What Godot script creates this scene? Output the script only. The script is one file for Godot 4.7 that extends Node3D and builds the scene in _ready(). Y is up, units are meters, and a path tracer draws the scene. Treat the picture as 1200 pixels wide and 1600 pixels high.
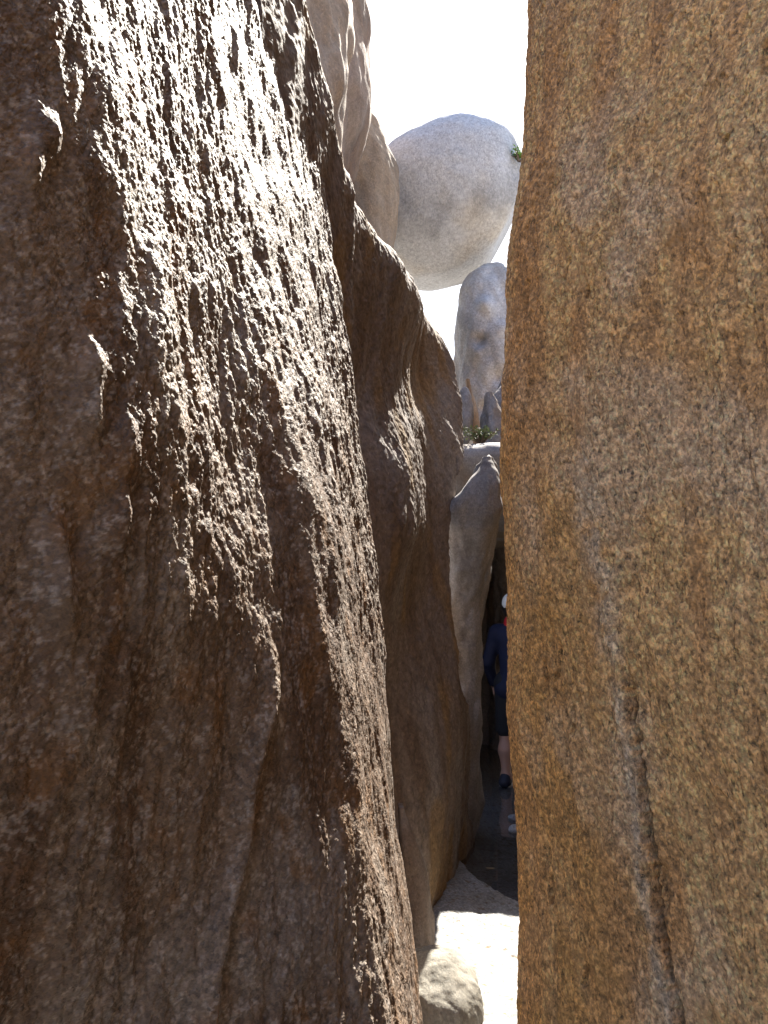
extends Node3D

# A narrow slot between granite walls. x to the right, y up, the slot runs away along -z and a little to the right.
var along := Vector3(0.279, 0, -0.960).normalized()     # direction of the slot
var facing := Vector3(0.960, 0, 0.279).normalized()     # out of the left walls, into the slot
var noises := {}
var rock_mat: StandardMaterial3D
var floor_mat: StandardMaterial3D
var fleck_mat: StandardMaterial3D
var slab_mat: StandardMaterial3D
var far_mat: StandardMaterial3D
var sheen_mat: StandardMaterial3D     # polished, slightly glossy granite

# heights of the near left wall face over (distance along the slot, height), a B-spline net
var near_face := [
	[0.105, 0.067, 0.030, -0.009, -0.054, -0.105, -0.159, -0.208, -0.252, -0.294, -0.333, -0.368, -0.401, -0.436, -0.474, -0.515, -0.557, -0.599],
	[0.110, 0.060, 0.012, -0.036, -0.085, -0.136, -0.187, -0.234, -0.274, -0.307, -0.334, -0.360, -0.393, -0.431, -0.473, -0.515, -0.557, -0.600],
	[0.116, 0.055, -0.007, -0.066, -0.119, -0.167, -0.212, -0.257, -0.295, -0.317, -0.329, -0.350, -0.385, -0.428, -0.472, -0.515, -0.558, -0.601],
	[0.122, 0.051, -0.023, -0.097, -0.158, -0.194, -0.220, -0.263, -0.305, -0.314, -0.311, -0.335, -0.378, -0.425, -0.471, -0.516, -0.559, -0.601],
	[0.126, 0.052, -0.031, -0.121, -0.195, -0.203, -0.195, -0.234, -0.281, -0.273, -0.275, -0.319, -0.372, -0.423, -0.471, -0.516, -0.559, -0.601],
	[0.126, 0.059, -0.021, -0.119, -0.201, -0.166, -0.131, -0.143, -0.170, -0.164, -0.235, -0.306, -0.367, -0.421, -0.471, -0.516, -0.559, -0.601],
	[0.122, 0.072, 0.011, -0.068, -0.133, -0.116, -0.079, -0.036, -0.098, -0.168, -0.242, -0.299, -0.362, -0.419, -0.470, -0.516, -0.559, -0.601],
	[0.114, 0.090, 0.064, 0.026, -0.029, -0.073, -0.020, -0.077, -0.144, -0.191, -0.244, -0.299, -0.359, -0.417, -0.468, -0.515, -0.558, -0.601],
	[0.106, 0.109, 0.120, 0.135, 0.103, 0.042, 0.003, -0.093, -0.151, -0.213, -0.261, -0.310, -0.362, -0.417, -0.468, -0.514, -0.558, -0.601],
	[0.101, 0.124, 0.158, 0.199, 0.162, 0.105, 0.073, 0.010, -0.106, -0.220, -0.279, -0.327, -0.372, -0.421, -0.469, -0.515, -0.558, -0.601],
	[0.100, 0.129, 0.163, 0.171, 0.098, 0.036, 0.009, -0.017, -0.099, -0.208, -0.285, -0.343, -0.387, -0.429, -0.473, -0.517, -0.560, -0.603],
	[0.099, 0.122, 0.140, 0.125, 0.063, 0.009, -0.035, -0.072, -0.134, -0.215, -0.286, -0.352, -0.402, -0.441, -0.481, -0.523, -0.565, -0.606],
	[0.096, 0.100, 0.100, 0.068, 0.016, -0.026, -0.073, -0.119, -0.172, -0.238, -0.297, -0.360, -0.414, -0.455, -0.492, -0.533, -0.573, -0.611],
	[0.087, 0.066, 0.050, 0.010, -0.046, -0.078, -0.113, -0.164, -0.213, -0.267, -0.316, -0.375, -0.426, -0.469, -0.504, -0.547, -0.585, -0.617],
	[0.075, 0.028, -0.002, -0.042, -0.112, -0.132, -0.147, -0.196, -0.243, -0.286, -0.335, -0.397, -0.441, -0.479, -0.514, -0.562, -0.598, -0.624],
	[0.064, 0.000, -0.048, -0.095, -0.156, -0.172, -0.176, -0.211, -0.254, -0.297, -0.352, -0.411, -0.450, -0.484, -0.523, -0.570, -0.605, -0.631]
]
var far_face := [
	[0.025, 0.014, 0.004, -0.007, -0.018, -0.032, -0.048, -0.064, -0.079, -0.092, -0.104, -0.118, -0.135, -0.154, -0.173, -0.195, -0.216, -0.235, -0.250, -0.262, -0.272, -0.282],
	[0.032, 0.017, 0.004, -0.008, -0.021, -0.035, -0.052, -0.071, -0.091, -0.110, -0.128, -0.145, -0.163, -0.183, -0.202, -0.218, -0.230, -0.238, -0.247, -0.257, -0.269, -0.282],
	[0.040, 0.022, 0.004, -0.011, -0.026, -0.041, -0.058, -0.079, -0.103, -0.130, -0.154, -0.175, -0.194, -0.213, -0.232, -0.243, -0.242, -0.238, -0.241, -0.251, -0.265, -0.282],
	[0.050, 0.028, 0.006, -0.016, -0.037, -0.054, -0.070, -0.088, -0.116, -0.151, -0.185, -0.212, -0.228, -0.244, -0.260, -0.264, -0.244, -0.229, -0.231, -0.244, -0.263, -0.283],
	[0.062, 0.039, 0.010, -0.026, -0.059, -0.080, -0.091, -0.102, -0.126, -0.167, -0.213, -0.248, -0.262, -0.266, -0.273, -0.260, -0.226, -0.208, -0.215, -0.235, -0.261, -0.286],
	[0.071, 0.052, 0.017, -0.042, -0.094, -0.119, -0.124, -0.122, -0.132, -0.164, -0.214, -0.256, -0.285, -0.267, -0.245, -0.221, -0.195, -0.178, -0.196, -0.228, -0.260, -0.290],
	[0.072, 0.061, 0.029, -0.060, -0.127, -0.159, -0.164, -0.150, -0.132, -0.118, -0.148, -0.175, -0.263, -0.241, -0.205, -0.188, -0.162, -0.146, -0.180, -0.223, -0.261, -0.295],
	[0.060, 0.051, 0.021, -0.063, -0.123, -0.171, -0.194, -0.183, -0.145, -0.076, -0.050, -0.086, -0.191, -0.207, -0.171, -0.153, -0.125, -0.127, -0.173, -0.222, -0.262, -0.298],
	[0.036, 0.018, -0.001, 0.001, -0.045, -0.112, -0.169, -0.194, -0.178, -0.100, -0.006, -0.045, -0.090, -0.190, -0.142, -0.109, -0.096, -0.125, -0.176, -0.225, -0.265, -0.300],
	[0.009, -0.008, -0.009, 0.019, 0.007, -0.036, -0.100, -0.156, -0.185, -0.142, -0.038, -0.070, -0.099, -0.189, -0.152, -0.075, -0.076, -0.129, -0.182, -0.229, -0.267, -0.301],
	[-0.012, -0.019, -0.007, 0.016, 0.030, 0.016, -0.029, -0.090, -0.153, -0.160, -0.074, -0.094, -0.112, -0.184, -0.197, -0.084, -0.073, -0.131, -0.187, -0.232, -0.269, -0.301],
	[-0.025, -0.023, -0.005, 0.014, 0.034, 0.043, 0.024, -0.019, -0.086, -0.131, -0.097, -0.118, -0.138, -0.178, -0.239, -0.140, -0.087, -0.134, -0.191, -0.236, -0.270, -0.300],
	[-0.029, -0.024, -0.005, 0.013, 0.032, 0.051, 0.054, 0.036, -0.015, -0.062, -0.065, -0.099, -0.139, -0.166, -0.267, -0.206, -0.122, -0.152, -0.200, -0.241, -0.272, -0.297],
	[-0.023, -0.020, -0.006, 0.013, 0.033, 0.052, 0.064, 0.067, 0.038, 0.015, 0.007, -0.018, -0.064, -0.113, -0.251, -0.240, -0.166, -0.182, -0.217, -0.249, -0.273, -0.294],
	[-0.008, -0.008, -0.003, 0.010, 0.022, 0.030, 0.040, 0.048, 0.050, 0.061, 0.064, 0.057, 0.036, -0.028, -0.169, -0.205, -0.189, -0.217, -0.240, -0.259, -0.275, -0.290],
	[0.008, 0.003, -0.001, 0.000, 0.002, 0.003, 0.005, 0.010, 0.020, 0.035, 0.046, 0.058, 0.066, 0.032, -0.042, -0.105, -0.184, -0.242, -0.259, -0.268, -0.277, -0.288],
	[0.021, 0.012, 0.002, -0.006, -0.014, -0.020, -0.025, -0.026, -0.021, -0.013, -0.002, 0.011, 0.025, 0.026, 0.011, -0.047, -0.158, -0.235, -0.262, -0.272, -0.279, -0.287],
	[0.030, 0.017, 0.004, -0.010, -0.023, -0.035, -0.046, -0.052, -0.055, -0.055, -0.051, -0.044, -0.033, -0.024, -0.030, -0.075, -0.154, -0.220, -0.255, -0.270, -0.279, -0.287],
	[0.034, 0.019, 0.004, -0.012, -0.028, -0.043, -0.057, -0.068, -0.078, -0.084, -0.088, -0.087, -0.084, -0.081, -0.090, -0.120, -0.166, -0.212, -0.245, -0.265, -0.278, -0.288],
	[0.036, 0.020, 0.003, -0.013, -0.030, -0.046, -0.062, -0.076, -0.089, -0.101, -0.110, -0.116, -0.121, -0.126, -0.137, -0.157, -0.183, -0.212, -0.239, -0.259, -0.275, -0.289],
	[0.036, 0.019, 0.003, -0.013, -0.030, -0.046, -0.063, -0.078, -0.094, -0.108, -0.121, -0.132, -0.143, -0.154, -0.167, -0.181, -0.198, -0.216, -0.236, -0.255, -0.272, -0.288],
	[0.035, 0.019, 0.003, -0.013, -0.029, -0.045, -0.062, -0.078, -0.094, -0.110, -0.125, -0.140, -0.154, -0.168, -0.182, -0.195, -0.207, -0.221, -0.237, -0.254, -0.270, -0.287],
	[0.034, 0.018, 0.003, -0.013, -0.028, -0.044, -0.060, -0.076, -0.093, -0.109, -0.126, -0.142, -0.159, -0.174, -0.189, -0.201, -0.213, -0.225, -0.239, -0.253, -0.269, -0.285],
	[0.033, 0.018, 0.003, -0.012, -0.028, -0.043, -0.058, -0.074, -0.091, -0.108, -0.125, -0.143, -0.161, -0.178, -0.193, -0.206, -0.218, -0.229, -0.240, -0.254, -0.268, -0.283]
]

func ns(key: String, freq: float, octaves := 1, kind := FastNoiseLite.TYPE_SIMPLEX_SMOOTH) -> FastNoiseLite:
	if not noises.has(key):
		var n := FastNoiseLite.new()
		n.noise_type = kind
		n.seed = key.hash() % 100000
		n.frequency = freq
		n.fractal_type = FastNoiseLite.FRACTAL_FBM if octaves > 1 else FastNoiseLite.FRACTAL_NONE
		n.fractal_octaves = octaves
		if kind == FastNoiseLite.TYPE_CELLULAR:
			n.cellular_return_type = FastNoiseLite.RETURN_CELL_VALUE
		noises[key] = n
	return noises[key]

func pebbles(key: String, freq: float) -> FastNoiseLite:     # distance to the nearest crystal
	var n := ns(key, freq, 1, FastNoiseLite.TYPE_CELLULAR)
	n.cellular_return_type = FastNoiseLite.RETURN_DISTANCE
	return n

# crystals of a coarse granite: a tone for each grain (linear mean about 0.6) and their relief
func crystal_images(side: int, sd: int, contrast: float, flecks := false) -> Array:
	var val := FastNoiseLite.new()
	val.noise_type = FastNoiseLite.TYPE_CELLULAR
	val.cellular_return_type = FastNoiseLite.RETURN_CELL_VALUE
	val.cellular_jitter = 1.0
	val.frequency = 0.13
	val.seed = sd
	val.domain_warp_enabled = true
	val.domain_warp_amplitude = 4.0
	val.domain_warp_frequency = 0.09
	var edge: FastNoiseLite = val.duplicate()
	edge.cellular_return_type = FastNoiseLite.RETURN_DISTANCE2_SUB
	var small: FastNoiseLite = val.duplicate()
	small.frequency = 0.30
	small.seed = sd + 5
	var cloud := FastNoiseLite.new()
	cloud.frequency = 0.03
	cloud.fractal_octaves = 4
	cloud.seed = sd + 9
	var a := val.get_seamless_image(side, side, false, false, 0.08, false)
	var b := edge.get_seamless_image(side, side, false, false, 0.08, false)
	var c := small.get_seamless_image(side, side, false, false, 0.08, false)
	var d := cloud.get_seamless_image(side, side, false, false, 0.08, true)
	var da := a.get_data()
	var db := b.get_data()
	var dc := c.get_data()
	var dd := d.get_data()
	var n := side * side
	var tone := PackedByteArray()
	var high := PackedByteArray()
	tone.resize(n * 3)
	high.resize(n)
	for i in n:
		var v := da[i] / 255.0
		var w := dc[i] / 255.0
		var m := dd[i] / 255.0
		var l := 0.60 + contrast * (0.62 * (v - 0.5) + 0.40 * (w - 0.5) + 0.16 * (m - 0.5))
		if v > 0.84: l += 0.16 * contrast
		if flecks:                                         # pale crystals scattered in a browner ground
			l = 0.44 + 0.62 * (w - 0.5) + 0.16 * (m - 0.5)
			if v > 0.60: l += 0.28 + 0.45 * (v - 0.60)
			elif v < 0.25: l -= 0.20
		l = clampf(l, 0.05, 0.98)
		var warm := 0.05 * (w - 0.5)
		tone[i * 3] = int(255.0 * pow(clampf(l + warm, 0.02, 1.0), 0.4545))
		tone[i * 3 + 1] = int(255.0 * pow(l, 0.4545))
		tone[i * 3 + 2] = int(255.0 * pow(clampf(l - warm, 0.02, 1.0), 0.4545))
		high[i] = int(clampf(90.0 * v + 50.0 * w + 70.0 * m + minf(db[i], 60.0) * 0.6, 0.0, 255.0))
	var hi := Image.create_from_data(side, side, false, Image.FORMAT_L8, high)
	hi.convert(Image.FORMAT_RGBA8)
	hi.bump_map_to_normal_map(3.0)
	return [ImageTexture.create_from_image(Image.create_from_data(side, side, false, Image.FORMAT_RGB8, tone)), ImageTexture.create_from_image(hi)]

func granite(rough: float, scale: Vector3, relief: float, tex: Array) -> StandardMaterial3D:
	var m := mat(Color.WHITE, rough)
	m.vertex_color_use_as_albedo = true
	m.albedo_texture = tex[0]
	m.normal_enabled = true
	m.normal_texture = tex[1]
	m.normal_scale = relief
	m.uv1_triplanar = true
	m.uv1_world_triplanar = true
	m.uv1_triplanar_sharpness = 4.0
	m.uv1_scale = scale
	return m

func mat(c: Color, rough := 0.9, metal := 0.0) -> StandardMaterial3D:
	var m := StandardMaterial3D.new()
	m.albedo_color = c.linear_to_srgb()
	m.roughness = rough
	m.metallic = metal
	return m

func tag(o: Node, label: String, category: String, group := "") -> void:
	o.set_meta("label", label)
	o.set_meta("category", category)
	if group != "":
		o.set_meta("group", group)

func put(called: String, mesh: Mesh, m: Material, parent: Node = self) -> MeshInstance3D:
	var o := MeshInstance3D.new()
	o.name = called
	o.mesh = mesh
	o.material_override = m
	o.cast_shadow = GeometryInstance3D.SHADOW_CASTING_SETTING_ON
	parent.add_child(o, true)
	return o

func curve(knots: Array, x: float) -> float:              # piecewise smooth curve through [x, y] knots
	var n := knots.size()
	if x <= knots[0][0]: return knots[0][1]
	if x >= knots[n - 1][0]: return knots[n - 1][1]
	for i in n - 1:
		if x < knots[i + 1][0]:
			var f: float = (x - knots[i][0]) / (knots[i + 1][0] - knots[i][0])
			var a: float = knots[maxi(i - 1, 0)][1]
			var d: float = knots[mini(i + 2, n - 1)][1]
			return cubic_interpolate(knots[i][1], knots[i + 1][1], a, d, f)
	return 0.0

func span(a: float, b: float, n: int) -> PackedFloat32Array:
	var o := PackedFloat32Array()
	for i in n: o.append(lerpf(a, b, float(i) / n))
	return o

# mesh of an nu x nv grid of points; the columns wrap round when wrap is on
func grid_mesh(nu: int, nv: int, p: PackedVector3Array, c: PackedColorArray, wrap: bool) -> ArrayMesh:
	var nrm := PackedVector3Array()
	nrm.resize(p.size())
	var mid := Vector3.ZERO
	for i in range(0, p.size(), 7): mid += p[i]
	mid /= ceilf(p.size() / 7.0)
	var sign_sum := 0.0
	for j in nv:
		var j0: int = maxi(j - 1, 0) * nu
		var j1: int = mini(j + 1, nv - 1) * nu
		for i in nu:
			var i0 := i - 1
			var i1 := i + 1
			if i0 < 0: i0 = nu - 1 if wrap else 0
			if i1 >= nu: i1 = 0 if wrap else nu - 1
			var k := j * nu
			var n := (p[k + i1] - p[k + i0]).cross(p[j1 + i] - p[j0 + i])
			sign_sum += n.dot(p[k + i] - mid) if wrap else n.y
			nrm[k + i] = n.normalized()
	var flip := sign_sum < 0.0
	if flip:
		for i in nrm.size(): nrm[i] = -nrm[i]
	for i in nrm.size():
		if nrm[i].length_squared() < 0.5: nrm[i] = Vector3.UP
	var idx := PackedInt32Array()
	var cols := nu if wrap else nu - 1
	idx.resize(cols * (nv - 1) * 6)
	var w := 0
	for j in nv - 1:
		for i in cols:
			var a := j * nu + i
			var b := j * nu + (i + 1) % nu
			var d := a + nu
			var e := b + nu
			if flip:
				idx[w] = a; idx[w + 1] = b; idx[w + 2] = e; idx[w + 3] = a; idx[w + 4] = e; idx[w + 5] = d
			else:
				idx[w] = a; idx[w + 1] = e; idx[w + 2] = b; idx[w + 3] = a; idx[w + 4] = d; idx[w + 5] = e
			w += 6
	var arr := []
	arr.resize(Mesh.ARRAY_MAX)
	arr[Mesh.ARRAY_VERTEX] = p
	arr[Mesh.ARRAY_NORMAL] = nrm
	for i in c.size(): c[i] = Color(c[i].r * 1.67, c[i].g * 1.67, c[i].b * 1.67)     # the crystal texture averages 0.6
	arr[Mesh.ARRAY_COLOR] = c
	arr[Mesh.ARRAY_INDEX] = idx
	var m := ArrayMesh.new()
	m.add_surface_from_arrays(Mesh.PRIMITIVE_TRIANGLES, arr)
	return m

func weights(f: float) -> PackedFloat32Array:
	var g := 1.0 - f
	return PackedFloat32Array([g * g * g / 6.0, (3 * f * f * f - 6 * f * f + 4) / 6.0, (-3 * f * f * f + 3 * f * f + 3 * f + 1) / 6.0, f * f * f / 6.0])

# a standing rock whose front is a spline face: closed all round, with a rounded far end, a back and a top
func face_wall(called: String, o: Vector3, net: Array, t0: float, t1: float, y0: float, y1: float, ts: PackedFloat32Array, ends: Array, tops: Array, back: float, nrows: int, level: Callable, relief: Callable, tint: Callable) -> MeshInstance3D:
	var nt: int = net.size()
	var ny: int = net[0].size()
	var ht := (t1 - t0) / (nt - 3)
	var hy := (y1 - y0) / (ny - 3)
	var nf := ts.size()
	var tlast: float = ts[nf - 1]
	var tfirst: float = ts[0]
	var nu := nf + 8 + 6 + 8
	var ncap := 7
	var nv := nrows + ncap
	var p := PackedVector3Array()
	var c := PackedColorArray()
	p.resize(nu * nv)
	c.resize(nu * nv)
	var topv := PackedFloat32Array()
	for i in nf: topv.append(curve(tops, ts[i]))
	var centre := o + along * ((tfirst + tlast) * 0.5) - facing * (back * 0.5)
	for j in nrows:
		var v := float(j) / (nrows - 1)
		var row := j * nu
		var lastw := 0.0
		var firstw := 0.0
		var lasty := 0.0
		var lastt := 0.0
		var round_off := 0.0
		if v > 0.94: round_off = 0.14 * (1.0 - sqrt(maxf(0.0, 1.0 - pow((v - 0.94) / 0.06, 2.0))))
		for i in nf:
			var y: float = level.call(ts[i], v, topv[i])
			var shrink: float = curve(ends, y) / tlast if ts[i] > 0.0 else 1.0
			var t := ts[i] * shrink
			if tlast <= 0.001: t = ts[i] + curve(ends, y)
			var ut := clampf((t - t0) / ht, 0.0, nt - 3.001)
			var uy := clampf((y - y0) / hy, 0.0, ny - 3.001)
			var it := int(ut)
			var iy := int(uy)
			var a := weights(ut - it)
			var b := weights(uy - iy)
			var w := 0.0
			for x in 4:
				var r: Array = net[it + x]
				w += a[x] * (b[0] * r[iy] + b[1] * r[iy + 1] + b[2] * r[iy + 2] + b[3] * r[iy + 3])
			var d: float = relief.call(t, y)
			var q := o + along * t + Vector3(0, y, 0) + facing * (w + d - round_off)
			p[row + i] = q
			c[row + i] = tint.call(q, t, y, d)
			if i == 0: firstw = w
			if i == nf - 1:
				lastw = w + d - round_off
				lasty = y
				lastt = t
		var col := nf
		for k in 8:                                   # the far end turns away
			var g := (k + 1) / 8.0 * PI * 0.5
			p[row + col] = o + along * (lastt + 0.03 * sin(g)) + Vector3(0, lasty, 0) + facing * (lastw - 0.03 * (1 - cos(g)))
			c[row + col] = c[row + nf - 1]
			col += 1
		for k in 6:
			p[row + col] = o + along * (lastt + 0.03) + Vector3(0, lasty, 0) + facing * lerpf(lastw - 0.03, lastw - back, (k + 1) / 6.0)
			c[row + col] = c[row + nf - 1]
			col += 1
		for k in 8:
			var f := (k + 1) / 9.0
			p[row + col] = o + along * lerpf(lastt, tfirst, f) + Vector3(0, lerpf(lasty, level.call(tfirst, v, topv[0]), f), 0) + facing * (lerpf(lastw, firstw, f) - back)
			c[row + col] = c[row + nf - 1]
			col += 1
	var top_row := (nrows - 1) * nu
	for k in ncap:
		var f := (k + 1.0) / ncap
		for i in nu:
			var q := p[top_row + i]
			var m := Vector3(centre.x, q.y, centre.z)
			p[(nrows + k) * nu + i] = q.lerp(m, f * 0.98) + Vector3(0, 0.25 * sin(f * PI * 0.5), 0)
			c[(nrows + k) * nu + i] = c[top_row + i]
	return put(called, grid_mesh(nu, nv, p, c, true), sheen_mat)

# rock colours: a base, a stain that runs in vertical streaks, a pale crust and crystals
var palettes := {
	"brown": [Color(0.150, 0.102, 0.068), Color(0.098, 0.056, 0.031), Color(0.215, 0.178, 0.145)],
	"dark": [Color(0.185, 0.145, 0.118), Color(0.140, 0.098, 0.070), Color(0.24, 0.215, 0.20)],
	"grey": [Color(0.40, 0.40, 0.40), Color(0.40, 0.365, 0.31), Color(0.46, 0.465, 0.47)],
	"ash": [Color(0.38, 0.355, 0.32), Color(0.24, 0.195, 0.15), Color(0.47, 0.455, 0.43)],
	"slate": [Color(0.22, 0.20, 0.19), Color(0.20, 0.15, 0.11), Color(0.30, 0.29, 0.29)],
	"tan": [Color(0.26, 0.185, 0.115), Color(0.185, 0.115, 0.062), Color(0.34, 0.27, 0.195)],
	"umber": [Color(0.19, 0.13, 0.085), Color(0.135, 0.08, 0.047), Color(0.25, 0.195, 0.15)],
	"gold": [Color(0.50, 0.33, 0.15), Color(0.42, 0.25, 0.10), Color(0.55, 0.42, 0.25)],  # warm bounced light put into the rock colour
	"sand": [Color(0.19, 0.175, 0.145), Color(0.145, 0.125, 0.095), Color(0.25, 0.235, 0.205)],
}

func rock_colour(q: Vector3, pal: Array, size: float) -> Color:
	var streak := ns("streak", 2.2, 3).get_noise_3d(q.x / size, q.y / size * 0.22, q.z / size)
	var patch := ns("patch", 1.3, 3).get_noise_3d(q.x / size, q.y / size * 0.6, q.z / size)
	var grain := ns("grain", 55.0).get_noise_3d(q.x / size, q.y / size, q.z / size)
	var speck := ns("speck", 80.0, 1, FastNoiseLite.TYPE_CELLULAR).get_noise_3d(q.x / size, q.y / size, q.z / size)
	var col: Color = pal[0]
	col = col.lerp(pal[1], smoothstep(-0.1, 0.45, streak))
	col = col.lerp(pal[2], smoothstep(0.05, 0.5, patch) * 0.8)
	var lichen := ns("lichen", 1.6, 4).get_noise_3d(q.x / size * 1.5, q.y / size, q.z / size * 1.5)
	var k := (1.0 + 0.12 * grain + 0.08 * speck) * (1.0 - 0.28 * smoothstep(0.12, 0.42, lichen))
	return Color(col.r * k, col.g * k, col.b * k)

# a rock lofted through sections [height, x, z, half width, half depth]
func loft(called: String, secs: Array, nu: int, nv: int, o: Dictionary) -> MeshInstance3D:
	var ks := []
	for a in 4:
		var one := []
		for s in secs: one.append([s[0], s[a + 1]])
		ks.append(one)
	var low: float = secs[0][0]
	var high: float = secs[secs.size() - 1][0]
	var ncap := 6
	var p := PackedVector3Array()
	var c := PackedColorArray()
	var ex: float = 2.0 / o.get("e", 2.6)
	var yaw: float = deg_to_rad(o.get("yaw", 0.0))
	var big := ns("big_" + str(o.get("seed", 1)), 1.0 / o.get("wave", 0.8), 3)
	var amp: float = o.get("amp", 0.08)
	var fine: float = o.get("fine", 0.006)
	var size: float = o.get("size", 1.0)
	var pal: Array = palettes[o.get("pal", "brown")]
	var ripple := ns("ripple", 9.0, 3)
	var dents: Array = o.get("dents", [])                # [x, y, z, radius, depth]: hollows and swellings
	for j in nv + ncap:
		var v := minf(float(j) / (nv - 1), 1.0)
		var y := lerpf(low, high, v)
		var cx := curve(ks[0], y)
		var cz := curve(ks[1], y)
		var rx := curve(ks[2], y)
		var rz := curve(ks[3], y)
		var cap := 0.0
		if j >= nv: cap = (j - nv + 1.0) / ncap
		for i in nu:
			var th := TAU * i / nu
			var dx := cos(th)
			var dz := sin(th)
			dx = signf(dx) * pow(absf(dx), ex) * rx * (1.0 - cap)
			dz = signf(dz) * pow(absf(dz), ex) * rz * (1.0 - cap)
			var off := Vector3(dx, 0, dz).rotated(Vector3.UP, yaw)
			var q := Vector3(cx, y + cap * minf(rx, rz) * 0.25, cz) + off
			var nrm := off.normalized() if off.length() > 0.001 else Vector3.UP
			var d: float = amp * big.get_noise_3d(q.x, q.y * 0.6, q.z) + fine * ripple.get_noise_3d(q.x / size, q.y / size * 0.4, q.z / size)
			for s in dents:
				var r2: float = (q - Vector3(s[0], s[1], s[2])).length_squared() / (s[3] * s[3])
				if r2 < 4.0: d += s[4] * exp(-r2 * 2.0)
			q += nrm * d
			p.append(q)
			c.append(rock_colour(q, pal, size))
	return put(called, grid_mesh(nu, nv + ncap, p, c, true), far_mat if o.get("far", false) else rock_mat)

# a rounded boulder: a superellipsoid, turned, trimmed by soft planes and roughened
func boulder(called: String, at: Vector3, r: Vector3, nu: int, nv: int, o: Dictionary) -> MeshInstance3D:
	var ex: float = 2.0 / o.get("e", 2.3)
	var turn := Basis.from_euler(o.get("turn", Vector3.ZERO) * (PI / 180.0))
	var lean: Vector2 = o.get("lean", Vector2.ZERO)      # shear: x and z per metre of height
	var big := ns("big_" + str(o.get("seed", 1)), 1.0 / o.get("wave", 0.8), 3)
	var amp: float = o.get("amp", 0.05)
	var fine: float = o.get("fine", 0.006)
	var size: float = o.get("size", 1.0)
	var pal: Array = palettes[o.get("pal", "grey")]
	var ripple := ns("ripple", 9.0, 3)
	var cuts: Array = o.get("cuts", [])
	var p := PackedVector3Array()
	var c := PackedColorArray()
	for j in nv:
		var la := lerpf(-PI * 0.5 + 0.004, PI * 0.5 - 0.004, float(j) / (nv - 1))
		for i in nu:
			var lo := TAU * i / nu
			var sx := cos(la) * cos(lo)
			var sy := sin(la)
			var sz := cos(la) * sin(lo)
			var q := Vector3(signf(sx) * pow(absf(sx), ex) * r.x, signf(sy) * pow(absf(sy), ex) * r.y, signf(sz) * pow(absf(sz), ex) * r.z)
			for k in cuts:                                # Plane in the rock's own axes
				var over: float = (k as Plane).distance_to(q)
				if over > -0.15 * r.x: q -= k.normal * (over + 0.15 * r.x) * (0.9 if over > 0.15 * r.x else 0.9 * (over + 0.15 * r.x) / (0.3 * r.x))
			q = turn * q
			q.x += lean.x * q.y
			q.z += lean.y * q.y
			var w := q + at
			var n := q.normalized()
			w += n * (amp * big.get_noise_3d(w.x, w.y, w.z) + fine * ripple.get_noise_3d(w.x / size, w.y / size, w.z / size))
			p.append(w)
			c.append(rock_colour(w, pal, size))
	return put(called, grid_mesh(nu, nv, p, c, true), far_mat if o.get("far", false) else rock_mat)

# ---------------------------------------------------------------- the near left wall
var ridge := [[0.735, -1.564], [0.805, -1.55], [0.905, -1.52], [0.989, -1.495], [1.064, -1.463], [1.195, -1.441], [1.28, -1.416], [1.392, -1.349], [1.489, -1.367]]
var knobs := [[-1.936, 2.336, 0.03], [-1.911, 2.338, 0.02], [-1.955, 2.263, 0.022], [-1.909, 1.645, 0.022], [-1.906, 1.595, 0.03], [-1.892, 1.536, 0.026], [-1.856, 1.961, 0.024], [-1.859, 1.861, 0.03], [-1.796, 1.83, 0.03], [-1.808, 1.706, 0.026], [-1.914, 1.57, 0.02], [-1.453, 0.882, 0.028]]

# rows close together where the slot is narrow and the face is seen from near
func near_level(t: float, v: float, top: float) -> float:
	var d := 3.0 + t * 0.96
	var lo := maxf(-0.12, 1.35 - 0.62 * d)
	var hi := minf(top, 1.85 + 0.90 * d)
	if v < 0.04: return lerpf(-0.12, lo, v / 0.04) if lo > -0.1 else lerpf(-0.12, -0.06, v / 0.04)
	lo = maxf(lo, -0.06)
	if v < 0.95: return lerpf(lo, minf(hi, top - 0.3), (v - 0.04) / 0.91)
	return lerpf(minf(hi, top - 0.3), top, (v - 0.95) / 0.05)

func far_level(_t: float, v: float, top: float) -> float:
	return lerpf(-0.12, top, v)

func near_relief(t: float, y: float) -> float:
	var lean := t - y * 0.10
	var rough := 0.8 + 0.6 * ns("rough", 1.1, 2).get_noise_2d(t, y * 0.5)
	var d := 0.014 * ns("a_big", 3.2, 2).get_noise_2d(lean * 1.6, y * 0.75)
	d += 0.0068 * ns("a_rill", 10.0, 2).get_noise_2d(lean * 1.7, y * 0.5) * rough
	d += 0.0042 * ns("a_knob", 26.0, 2).get_noise_2d(lean, y * 0.6) * rough
	d -= 0.0046 * pebbles("a_pebble", 80.0).get_noise_2d(lean, y * 0.72) * rough
	d -= 0.0026 * pebbles("a_crystal", 150.0).get_noise_2d(t, y * 0.85)
	if y < 1.6:
		var wob := 0.012 * ns("a_wob", 9.0, 2).get_noise_2d(2.0, y)
		var g := (t - curve(ridge, y) - wob) / 0.026
		var on := 1.0 - smoothstep(1.0, 1.6, y)
		if absf(g) < 4.0: d += on * (0.030 * exp(-g * g) + 0.012 / (1.0 + exp(3.0 * g)))
		elif g < 0: d += 0.012 * on
	for k in knobs:
		var dt: float = t - k[0]
		var dy: float = (y - k[1]) * 0.42
		var r2: float = (dt * dt + dy * dy) / (k[2] * k[2])
		if r2 < 6.0: d += 0.018 * exp(-r2 * 1.6)
	return d

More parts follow.
